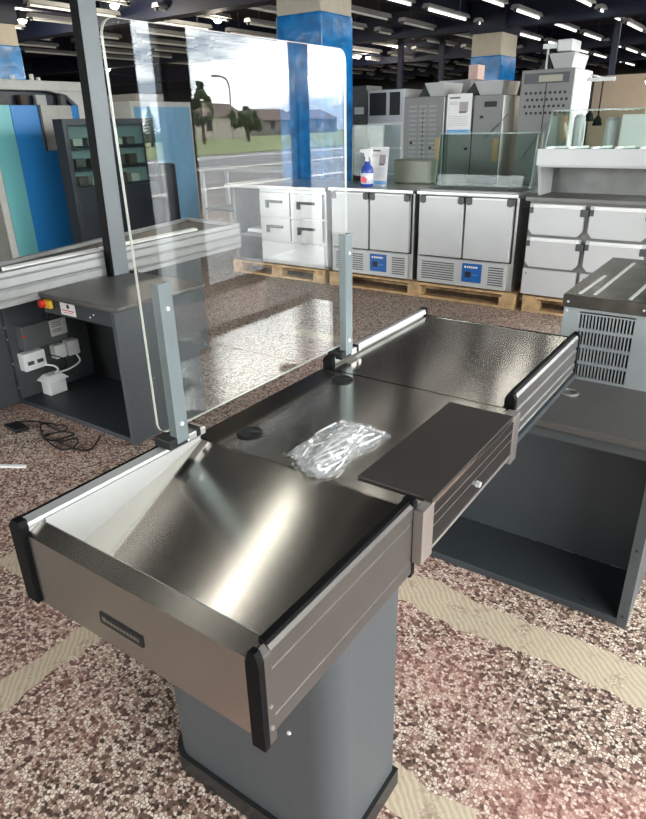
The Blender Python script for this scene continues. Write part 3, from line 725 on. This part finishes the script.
# drawer counter at the right with a topping display on it
D0 = -.695
t = thing('drawer_counter', (D0+.48, FY+.35, .136), 'white drawer counter at the right with steel top, left of the vented box', 'drawer counter')
DX1 = .42
box('body', INOXD, t, D0-.005, DX1, FY, FY+.72, .141, .900, .004)
dz = [(.645, .885), (.385, .625), (.10+.05, .365)]
for ci, (a, bx) in enumerate(((D0+.012, D0+.435), (D0+.475, D0+.90))):
    for ri, (z0, z1) in enumerate(dz):
        if ri == 2:
            d = MB().box(a-.012, bx, FY-.03, FY-.002, z0, z1).build('lower_panel', WHITEC, t, .004)
            b = MB().cyl((a+.02, FY-.03, z1-.04), (a+.02, FY-.033, z1-.04), .006, .006, 10); b.build('screws', GREYD, d); continue
        d = MB().prism([(a, z0+.04), (a, z1), (bx, z1), (bx, z0+.04), (bx-.035, z0), (a+.035, z0)], 'y', FY-.045, FY-.002).build('drawer', WHITEC, t, .004)
        box('handle_lip', WHITE, d, a+.03, bx-.02, FY-.058, FY-.03, z1-.030, z1, .004)
        box('latch', GREYD, d, a-.002, a+.028, FY-.052, FY-.02, z1-.075, z1-.030, .003)
        box('latch', GREYD, d, bx-.03, bx+.03, FY-.052, FY-.001, z1-.085, z1-.030, .003)
box('worktop', INOXD, t, D0-.03, DX1, FY-.055, FY+.36, .902, .935, .005)
box('backsplash', INOXD, t, D0+.02, DX1, FY+.36, FY+.375, .935, 1.16)
MB().prism([(FY+.10, .935), (FY+.36, .935), (FY+.36, 1.16), (FY+.0, 1.16), (FY+.04, 1.10)], 'x', D0+.02, D0+.045).build('side_cheek', WHITEC, t)
t = thing('topping_display', (D0+.5, FY+.2, 1.16), 'white refrigerated topping display with glass sides standing above the right drawer counter', 'display')
y0 = FY-.12; y1 = FY+.42
bo = MB().box(D0+.055, DX1, y0, y1, 1.160, 1.285).build('body', WHITEC, t, .008)
box('front_lip', WHITEC, t, D0+.05, DX1, y0-.012, y0, 1.175, 1.292, .003)
b = MB()
for i in range(6): b.hexa([(D0+.10+i*.165, y0+.02, 1.286), (D0+.115+i*.165, y0+.02, 1.286), (D0+.185+i*.165, y0+.28, 1.286), (D0+.17+i*.165, y0+.28, 1.286), (D0+.10+i*.165, y0+.02, 1.305), (D0+.115+i*.165, y0+.02, 1.305), (D0+.185+i*.165, y0+.28, 1.305), (D0+.17+i*.165, y0+.28, 1.305)])
b.build('pan_bars', WHITE, t)
b = MB()
for i in range(5): b.box(D0+.13+i*.165, D0+.27+i*.165, y0+.04, y0+.26, 1.286, 1.29)
b.build('pan_wells', mat('pan_shade', (.28, .29, .28), .4, .4), t)
canopy(t, D0+.065, DX1, y0+.10, y1, 1.29, 1.545, .10)

# drawer counter behind the screen
A0 = -3.86
t = thing('drawer_counter', (-3.3, FY+.35, .136), 'steel drawer counter seen through the acrylic screen left of the two-door fridges', 'drawer counter')
box('body', INOX, t, -3.55, -2.70, FY, FY+.70, .140, .90, .004)
b = MB().box(-3.93, -3.90, FY, FY+.70, .140, .90).box(-3.90, -3.55, FY+.66, FY+.70, .140, .90).box(-3.90, -3.55, FY+.02, FY+.66, .40, .425).box(-3.90, -3.55, FY, FY+.66, .140, .16)
b.build('open_bay', INOXD, t)
box('bay_tray', WHITE, t, -3.84, -3.62, FY+.1, FY+.4, .426, .47, .01)
for ci in range(2):
    for ri, (z0, z1) in enumerate(((.635, .87), (.39, .62))):
        a = -3.53+ci*.405
        d = box('drawer', INOX, t, a, a+.392, FY-.03, FY-.002, z0, z1, .004)
        MB().box(a+.09, a+.30, FY-.052, FY-.030, z1-.10, z1-.075).box(a+.09, a+.12, FY-.052, FY-.030, z1-.15, z1-.10).build('handle', GREYD, d, .003)
box('kick_panel', WHITEC, t, -3.53, -2.72, FY-.03, FY-.002, .15, .375, .004)
box('worktop', INOX, t, -4.00, -2.68, FY-.05, FY+.72, .902, .94, .005)

# spray bottle and leaflet
t = thing('spray_bottle', (-2.31, FY+.12, .949), 'blue and white trigger spray bottle standing on the left two-door fridge', 'spray bottle')
cx, cy_ = -2.31, FY+.12
bo = MB().lathe((cx, cy_, .949), [(.052, 0), (.058, .01), (.058, .13), (.05, .17), (.024, .205), (.020, .225)], 20).build('bottle', mat('bottle_blue', (.03, .07, .36), .25), t, smooth=True)
MB().lathe((cx, cy_, .975), [(.0588, 0), (.0588, .095)], 20).build('label', mat('bottle_label', (.78, .76, .84), .4), bo, smooth=True)
MB().prism([(cx-.035, .995), (cx+.02, .985), (cx+.035, 1.02), (cx-.005, 1.045), (cx-.038, 1.025)], 'y', cy_-.0615, cy_-.058).build('red_mark', mat('label_red', (.75, .08, .12), .4), bo)
MB().cyl((cx, cy_, 1.172), (cx, cy_, 1.205), .022, .018, 14).build('collar', WHITE, t)
tr = MB().prism([(cx-.075, 1.275), (cx+.045, 1.285), (cx+.05, 1.25), (cx+.02, 1.205), (cx-.015, 1.205), (cx-.03, 1.245), (cx-.075, 1.25)], 'y', cy_-.018, cy_+.018).build('trigger_head', WHITE, t, .005)
MB().prism([(cx+.01, 1.235), (cx+.05, 1.17), (cx+.062, 1.175), (cx+.03, 1.24)], 'y', cy_-.008, cy_+.008).build('trigger', WHITE, tr)
def leaflet(name, x0, x1, y, z0, z1, tilt, label, cat):
    t = thing(name, ((x0+x1)/2, y, z0), label, cat)
    def sl(u0, u1, v0, v1, th, off):   # panel on a leaning plane
        P = []
        for o_ in (0, 1):
            for u, v in ((u0, v0), (u1, v0), (u1, v1), (u0, v1)):
                zz = z0+(z1-z0)*v; P.append((x0+(x1-x0)*u, y+tilt*v-off-(th if o_ == 0 else 0), zz))
        return P
    sheet = MB().hexa(sl(0, 1, 0, 1, .003, 0)).build('sheet', PAPER, t)
    MB().hexa(sl(.03, .97, .02, .12, .0008, .0032)).build('blue_band', mat('print_blue', (.16, .40, .72), .5), sheet)
    MB().hexa(sl(.10, .52, .885, .925, .0008, .0032)).build('title_bar', mat('print_dark', (.10, .10, .12), .5), sheet)
    b = MB()
    for q in range(3): b.hexa(sl(.10, .42, .74+q*.03, .752+q*.03, .0008, .0032))
    for q in range(6): b.hexa(sl(.08, .85, .22+q*.045, .23+q*.045, .0008, .0032))
    b.build('text_lines', mat('print_grey', (.52, .50, .50), .5), sheet)
    MB().hexa(sl(.50, .85, .56, .80, .0008, .0032)).build('picture', mat('print_photo', (.34, .30, .32), .5), sheet)
    MB().hexa(sl(.50, .80, .53, .57, .0008, .0041)).build('picture_shade', mat('print_dark', (.1, .1, .12), .5), sheet)
leaflet('leaflet', -2.36, -2.17, FY+.24, .95, 1.29, .05, 'printed product leaflet leaning behind the spray bottle on the fridge', 'leaflet')
leaflet('poster', -2.10, -1.83, 6.27, 1.37, 1.75, 0, 'white printed poster with blue band fixed on the middle grey oven', 'poster')

# ------------------------------------------------------------------ tall ovens behind
def hood(b, x0, x1, y0, y1, z0, z1):
    b.hexa([(x0+.05, y0, z0), (x1-.03, y0, z0), (x1-.03, y1, z0), (x0+.05, y1, z0), (x0, y0-.05, z1), (x1, y0-.05, z1), (x1, y1, z1), (x0, y1, z1)])
TAPE = mat('brown_tape', (.42, .25, .10), .5)
def oven(x0, x1, y0, y1, h, label, kind):
    t = thing('upright_oven', ((x0+x1)/2, (y0+y1)/2, 0), label, 'oven')
    body = box('body', OVEN, t, x0, x1, y0, y1, .08, h, .006)
    for u in (x0+.04, x1-.1):
        for v in (y0+.05, y1-.11): box('foot', GREYD, t, u, u+.06, v, v+.06, 0, .08)
    box('door_seam', DARK, t, (x0+x1)/2-.004, (x0+x1)/2+.004, y0-.003, y0, .2, h-.12)
    box('side_cover', WHITE, t, x1, x1+.012, y0+.01, y1, .3, h-.01)
    MB().box(x1-.07, x1-.01, y0-.004, y0, h-.62, h-.40).build('tape', TAPE, t)
    if kind == 'louvre':
        b = MB()
        for i in range(3):
            for j in range(12): b.box(x0+.07+i*.115, x0+.16+i*.115, y0-.006, y0, h-.10-j*.045, h-.085-j*.045)
        b.build('louvres', mat('louvre_grey', (.26, .26, .26), .5, .3), t)
        MB().cyl((x0+.1, y0, h-.45), (x0+.1, y0-.02, h-.45), .014, .014, 10).build('knob', DARK, t)
        MB().cyl((x0+.33, y0, h-.5), (x0+.33, y0-.02, h-.5), .014, .014, 10).build('knob', DARK, t)
    if kind == 'slot':
        box('top_slot', DARK, t, x0+.42, x1-.06, y0-.003, y0, h-.11, h-.06)
        MB().cyl((x0+.40, y0, h-.2), (x0+.40, y0-.02, h-.2), .014, .014, 10).build('knob', DARK, t)
        MB().cyl((x0+.25, y0, h-.5), (x0+.25, y0-.02, h-.5), .014, .014, 10).build('knob', DARK, t)
        MB().tube([(x0+.45, y0-.012, h-.40), (x0+.68, y0-.012, h-.18)], .004, 6).build('seal_film_line', INOXD, t)  # thin diagonal tube drawn for a line of seal film
    if kind == 'holes':
        for j in range(4):
            for i in range(9):
                xx = x0+.06+i*.046+(.02 if j % 2 else 0); zz = h-.20-j*.058
                MB().cyl((xx, y0, zz), (xx, y0-.003, zz), .013, .013, 12).build('vent_hole', DARK, t)
        ps_ = box('top_slot', GREYD, t, x0+.03, x1-.04, y0-.003, y0, h-.12, h-.03)
        box('control_strip', mat('strip_beige', (.35, .33, .27), .5), ps_, x0+.17, x1-.10, y0-.006, y0-.003, h-.105, h-.05)
        MB().tube([(x0+.08, y0-.02, h-.78), (x0+.30, y0-.02, h-.45)], .004, 6).build('seal_film_line', INOXD, t)  # another seal film line, drawn as a thin tube
    b = MB(); hood(b, x0+(x1-x0)*.45, x1-.03, y0+.10, y0+.55, h, h+.13)
    hd = b.build('exhaust_hood', WHITEC, t, .004)
    MB().prism([(x0+(x1-x0)*.22, h), (x0+(x1-x0)*.5, h), (x0+(x1-x0)*.42, h+.13)], 'y', y0+.12, y0+.5).build('flue', DARK, t)
    return t
oven(-2.62, -2.16, 6.3, 6.95, 1.74, 'grey louvred oven cabinet left of the poster', 'louvre')
oven(-2.13, -1.52, 6.3, 6.75, 1.73, 'grey oven cabinet with the poster on its door', 'slot')
t = oven(-1.355, -.862, 6.3, 6.9, 1.925, 'tallest grey oven with rows of round vent holes', 'holes')
box('motor_box', WHITEC, t, -1.08, -.94, 6.4, 6.7, 2.07, 2.17, .01)
MB().cyl((-1.16, 6.4, 1.93), (-1.16, 6.4, 2.12), .012, .012, 8).box(-1.2, -1.08, 6.37, 6.43, 2.10, 2.14).build('flue_valve', WHITEC, t)
# white glazed cabinet and grey unit behind the pillar
t = thing('glazed_cabinet', (-3.27, 7.25, 0), 'white cabinet with two dark glass openings right of the blue pillar', 'cabinet')
box('body', WHITEC, t, -3.50, -3.00, 7.0, 7.5, 0, 1.86, .006)
box('glass_opening', DARK, t, -3.47, -3.24, 6.994, 7.0, 1.58, 1.83)
box('glass_opening', DARK, t, -3.19, -3.05, 6.994, 7.0, 1.58, 1.83)
for zz in (.9, 1.2, 1.48): box('shelf_edge', WHITE, t, -3.49, -3.01, 6.985, 7.0, zz, zz+.02)
t = thing('grey_appliance', (-3.62, 7.2, 0), 'narrow grey appliance between the blue pillar and the white cabinet', 'appliance')
box('body', INOXD, t, -3.74, -3.53, 7.02, 7.4, 0, 1.92, .006); box('control_plate', WHITE, t, -3.70, -3.57, 7.012, 7.02, 1.6, 1.68)
t = thing('steel_hopper', (-2.62, 7.3, 0), 'steel hopper machine behind the louvred oven', 'machine')
box('base', INOXD, t, -2.95, -2.35, 7.2, 7.7, 0, 1.72, .006)
b = MB(); hood(b, -2.65, -2.25, 7.25, 7.6, 1.72, 1.93); b.build('hopper', INOX, t, .003)
box('head_box', mat('pink_panel', (.62, .42, .36), .5), t, -2.33, -2.22, 7.3, 7.5, 1.93, 2.08)
# right side behind the topping display
t = thing('display_shelf', (-.2, 6.2, 0), 'white worktop cabinet with small equipment behind the topping display', 'cabinet')
box('body', WHITEC, t, -.80, 1.2, 6.0, 6.6, 0, 1.22, .006)
tag(box('white_box', WHITE, None, -.35, .05, 6.1, 6.4, 1.221, 1.52, .01), 'white box-shaped appliance behind the glass display at the right edge', 'appliance')
o = MB().lathe((-.44, 6.2, 1.221), [(.06, 0), (.06, .25), (.045, .28)], 16).build('steel_canister', WHITEC); tag(o, 'white cylinder standing behind the glass display beside the white box', 'canister')
o = MB().lathe((-.72, 6.15, 1.221), [(.05, 0), (.05, .28), (.03, .31)], 16).build('steel_canister', WHITEC); tag(o, 'white cylinder behind the left end of the glass display', 'canister')
t = thing('utensil_stand', (-.62, 6.3, 1.221), 'stand with hanging dark ladles behind the glass display', 'utensil stand')
MB().tube([(-.74, 6.3, 1.221), (-.74, 6.3, 1.80), (-.62, 6.3, 1.83), (-.50, 6.3, 1.80)], .008, 8, 3).build('stand', INOX, t)
box('cross_bar', WHITEC, t, -.74, -.50, 6.28, 6.32, 1.80, 1.83)
for xx, zz in ((-.68, 1.50), (-.60, 1.46)):
    b = MB().tube([(xx, 6.3, 1.81), (xx, 6.3, zz+.06)], .007, 8, 0); b.lathe((xx, 6.3, zz-.02), [(.005, .08), (.03, .05), (.045, 0), (.04, -.01)], 14)
    b.build('ladle', BLACKP, t, smooth=True)
o = MB().tube([(-.20, 6.3, 1.523), (-.17, 6.3, 1.72), (-.08, 6.3, 1.78), (-.02, 6.3, 1.66), (-.02, 6.3, 1.56)], .007, 8).build('tap_hose', WHITE, smooth=True)
tag(o, 'curved pale hose on the white appliance at the right edge', 'hose')
k += 1; struct('trim_%d' % k, mat('beige_partition', (.25, .20, .15), .8), -1.35, 3.3, 9.0, 9.1, 0, 1.98)

# slim dark steel posts in the far hall
for i, (x, y, lb) in enumerate(((-5.6, 13.5, 'slim dark post behind the white glazed cabinet'), (-4.9, 14.0, 'slim dark post behind the louvred oven'), (-6.2, 12.8, 'slim dark post just right of the blue pillar'), (-2.1, 13.2, 'slim dark post above the tall oven'), (-1.0, 12.6, 'slim dark post left of the right edge'))):
    t = thing('steel_post', (x, y, 0), lb, 'post')
    box('post', mat('navy_post', (.03, .035, .06), .5), t, x-.05, x+.05, y-.05, y+.05, .012, 3.08); box('base_plate', GREYD, t, x-.1, x+.1, y-.1, y+.1, 0, .012)

# ------------------------------------------------------------------ left background
t = thing('wall_cabinet', (-6.35, 3.4, 0), 'long display fridge with cream canopy over teal and blue panels at the left', 'display fridge')
XC = -6.0
box('carcass', SHOW, t, XC-.75, XC-.12, 1.4, 4.72, .05, 1.98)
MB().box(XC-.75, XC+.02, 1.4, 4.72, 1.90, 2.00).build('canopy', CANOPY, t, .01)
MB().prism([(4.72, .10), (4.72, 1.90), (4.30, 1.90), (4.52, 1.86), (4.64, 1.76), (4.64, .10)], 'x', XC-.10, XC).build('canopy_end', CANOPY, t)
box('door_panel', TEAL, t, XC-.10, XC, 3.545, 3.79, .12, 1.755, .004)
box('door_panel', mat('grey_panel', (.22, .21, .19), .5), t, XC-.10, XC-.01, 1.45, 3.46, .12, 1.755, .004)
box('door_trim', CANOPY, t, XC-.10, XC+.005, 3.465, 3.54, .12, 1.755, .003)
box('door_panel', BLUE, t, XC-.10, XC, 3.795, 4.63, .12, 1.755, .004)
box('kick_base', DARK, t, XC-.6, XC-.05, 1.45, 4.65, 0, .12)
pn = box('notice_panel', STONE, t, XC, XC+.02, 4.14, 4.53, 1.29, 1.755, .004)
box('panel_edge', GREYD, pn, XC, XC+.025, 4.115, 4.138, 1.285, 1.76)
sh = [mat('goods_grey', (.10, .10, .095), .6), mat('goods_brown', (.06, .04, .03), .6), mat('goods_white', (.50, .49, .46), .6)]
yy = 2.9; i = 0
while yy < 4.55:
    wd = random.uniform(.06, .13); hh = random.uniform(.05, .115)
    o = box('boxed_goods', sh[i % 3], None, XC-.10, XC-.03, yy, yy+wd, 1.7555, 1.7555+hh, .004)
    tag(o, 'small boxed goods on the shelf above the teal and blue panels', 'boxed goods', 'goods under the cream canopy'); yy += wd+random.uniform(.06, .2); i += 1
for i, (y, hh) in enumerate(((2.9, .05), (4.05, .06), (4.28, .08), (4.36, .05))):
    o = box('small_fitting', WHITE, None, XC-.3, XC-.26, y, y+.03, 2.0, 2.0+hh); tag(o, 'small white fitting standing on the cream canopy', 'fitting', 'fittings on the canopy')

t = thing('glass_showcase', (-5.3, 4.3, 0), 'dark navy upright showcase with lit glass shelves, left of the acrylic screen', 'showcase')
XS = -5.0; Y0, Y1 = 3.70, 4.86
b = MB().box(XS-.16, XS, Y0, Y0+.05, .06, 1.60).box(XS-.16, XS, Y1-.05, Y1, .06, 1.60).box(XS-.16, XS, Y0+.05, Y1-.05, 1.54, 1.60).box(XS-.16, XS-.155, Y0+.05, Y1-.05, .95, 1.54)
b.build('frame', SHOW, t, .004)
box('base_cabinet', SHOW, t, XS-.16, XS+.0, Y0+.05, Y1-.05, .06, .93, .004)
box('kick', DARK, t, XS-.15, XS-.02, Y0+.02, Y1-.02, 0, .06)
box('back_panel', mat('showcase_back', (.20, .27, .29), .3), t, XS-.155, XS-.15, Y0+.05, Y1-.05, .95, 1.54)
for zz in (.945, 1.13, 1.33): 
    box('glass_shelf', mat('shelf_grey', (.30, .36, .37), .25), t, XS-.145, XS-.03, Y0+.05, Y1-.05, zz, zz+.014); 
    box('shelf_edge', SHOW, t, XS-.03, XS-.018, Y0+.05, Y1-.05, zz-.02, zz+.018)
box('glass_door', CLEAR, t, XS-.012, XS-.004, Y0+.05, Y1-.05, .95, 1.54)
MB().box(XS-.015, XS+.004, (Y0+Y1)/2-.02, (Y0+Y1)/2+.02, .95, 1.54).build('door_stile', SHOW, t)
gk = 0
for zz in (.96, 1.145, 1.345):
    yy = Y0+.12
    while yy < Y1-.22:
        gk += 1; hh = random.uniform(.06, .11)
        o = box('display_item', sh[gk % 3], None, XS-.13, XS-.05, yy, yy+.11, zz, zz+hh, .006); tag(o, 'small pale item on a shelf of the dark navy showcase', 'display item', 'items in the navy showcase'); yy += .17
# dim grey fridges and a cabinet further back, behind the screen
t = thing('blue_fridge', (-6.17, 5.6, 0), 'light blue fridge cabinet standing behind the dark navy showcase', 'fridge')
box('body', CANOPY, t, -6.6, -5.75, 5.2, 6.2, 0, 1.80, .006); box('door', mat('pale_blue_panel', (.20, .42, .62), .35), t, -5.75, -5.735, 5.24, 6.16, .1, 1.74)
t = thing('black_appliance', (-5.26, 5.03, 0), 'black appliance standing right of the navy showcase, seen through the screen', 'appliance')
box('body', mat('black_body', (.03, .03, .032), .4), t, -5.50, -5.02, 4.92, 5.15, 0.05, 1.12, .03); box('plinth', DARK, t, -5.46, -5.06, 4.95, 5.12, 0, .05)
t = thing('grey_worktable', (-5.2, 7.4, 0), 'long pale worktable far behind the acrylic screen', 'worktable')
box('tabletop', INOX, t, -6.6, -4.3, 7.0, 7.7, .88, .92, .004)
box('undershelf', INOXD, t, -6.5, -4.4, 7.05, 7.65, .3, .33)
for xx in (-6.55, -4.4):
    for yy in (7.05, 7.6): box('leg', INOX, t, xx, xx+.05, yy, yy+.05, 0, .88)
t = thing('low_wall_unit', (-11, 9.5, 0), 'row of pale wall cabinets far away beyond the showcase', 'cabinet')
box('body', mat('far_grey', (.30, .29, .27), .6), t, -12.5, -9.5, 8.5, 9.2, 0, 2.1, .01); box('shelf', CANOPY, t, -12.5, -9.5, 8.47, 8.5, 1.2, 1.26)

# ------------------------------------------------------------------ ceiling lights
protos = {}
rows = [(-1.15, 9.6), (-2.0, 11.35), (-3.0, 10.45), (-3.97, 9.42), (-4.9, 10.4), (-5.78, 11.1), (-6.78, 6.72), (-7.75, 9.26), (-8.75, 8.0), (-9.75, 8.98), (-10.7, 8.2), (-11.7, 9.0), (-12.7, 8.4)]
ordn = ['first', 'second', 'third', 'fourth', 'fifth', 'sixth', 'seventh', 'eighth', 'ninth', 'tenth', 'eleventh', 'twelfth', 'thirteenth']
def make_batten(x, y, lit):
    t = thing('ceiling_light', (x, y, 3.02), '', 'ceiling light', 'fluorescent battens under the dark ceiling')
    MB().prism([(x-.05, 3.085), (x+.05, 3.085), (x+.075, 3.03), (x-.075, 3.03)], 'y', y, y+1.48).build('housing', HOUS, t)
    MB().cyl((x, y+.04, 3.012), (x, y+1.44, 3.012), .016, .016, 10).build('tube', (TUBE, TUBEDIM, TUBELIT)[lit], t)
    for u in (0, 1.44): box('end_cap', GREYD, t, x-.02, x+.02, y+u, y+u+.04, 2.992, 3.035)
    for u in (.3, 1.2): MB().cyl((x, y+u, 3.08), (x, y+u, 3.35), .006, .006, 6).build('hanger', GREYD, t)
    return t
for ri, (x, ph) in enumerate(rows):
    lit = 2 if ri == 0 else 1 if ri < 4 else 0
    y = ph-1.94*7
    while y < 24:
        seen = any(in_view((x, yy, 3.1), 5) for yy in (y, y+.7, y+1.45)) and y > -2
        if seen or (ri < 2 and y > -2.5):
            lab = '%s fluorescent batten in the %s ceiling row from the right' % (('unlit grey', 'lit white', 'brightly lit')[lit], ordn[ri])
            if lit not in protos: t = protos[lit] = make_batten(x, y, lit)
            else: t = copy_tree(protos[lit]); t.location = (x, y, 3.02)
            t['label'] = lab
        y += 1.94
# spot lamps, switched on
places = ['at the far upper left', 'beside the top of the grey post', 'above the acrylic screen', 'far right of the blue pillar', 'nearest right of the blue pillar', 'seen low behind the grey post', 'at the right edge']
for i, (x, y, z) in enumerate(((-9.0, 6.1, 3.0), (-7.0, 6.2, 3.0), (-6.9, 8.1, 3.0), (-6.7, 13.7, 3.0), (-8.5, 15.3, 3.0), (-15.3, 12.6, 3.0), (-.55, 8.3, 1.85))):
    t = thing('spot_lamp', (x, y, z), 'small round lit ceiling spot lamp, '+places[i] if i < 6 else 'small lit warm lamp at the right edge above the glass display', 'spot lamp')
    MB().cyl((x, y, z+.02), (x, y, z+.12), .07, .05, 14).build('housing', GREYD, t)
    if i < 6: MB().cyl((x, y, z+.12), (x, y, 3.35), .012, .012, 8).build('stem', GREYD, t)
    else: MB().tube([(x, y, z+.12), (x, y+.35, z+.16), (x, y+.69, z+.05)], .012, 8).build('arm', GREYD, t)
    r = .06
    MB().lathe((x, y, z), [(.01, -.03), (r*.8, -.015), (r, .01), (r, .02)], 16).build('bulb', LAMPG, t, smooth=True)
    l = bpy.data.lights.new('spot_light', 'POINT'); l.energy = 28 if i < 6 else 6; l.color = (1, .9, .72); l.shadow_soft_size = .08
    o = bpy.data.objects.new('spot_light', l); COL.objects.link(o); o.location = (0, 0, -.12); o.parent = t
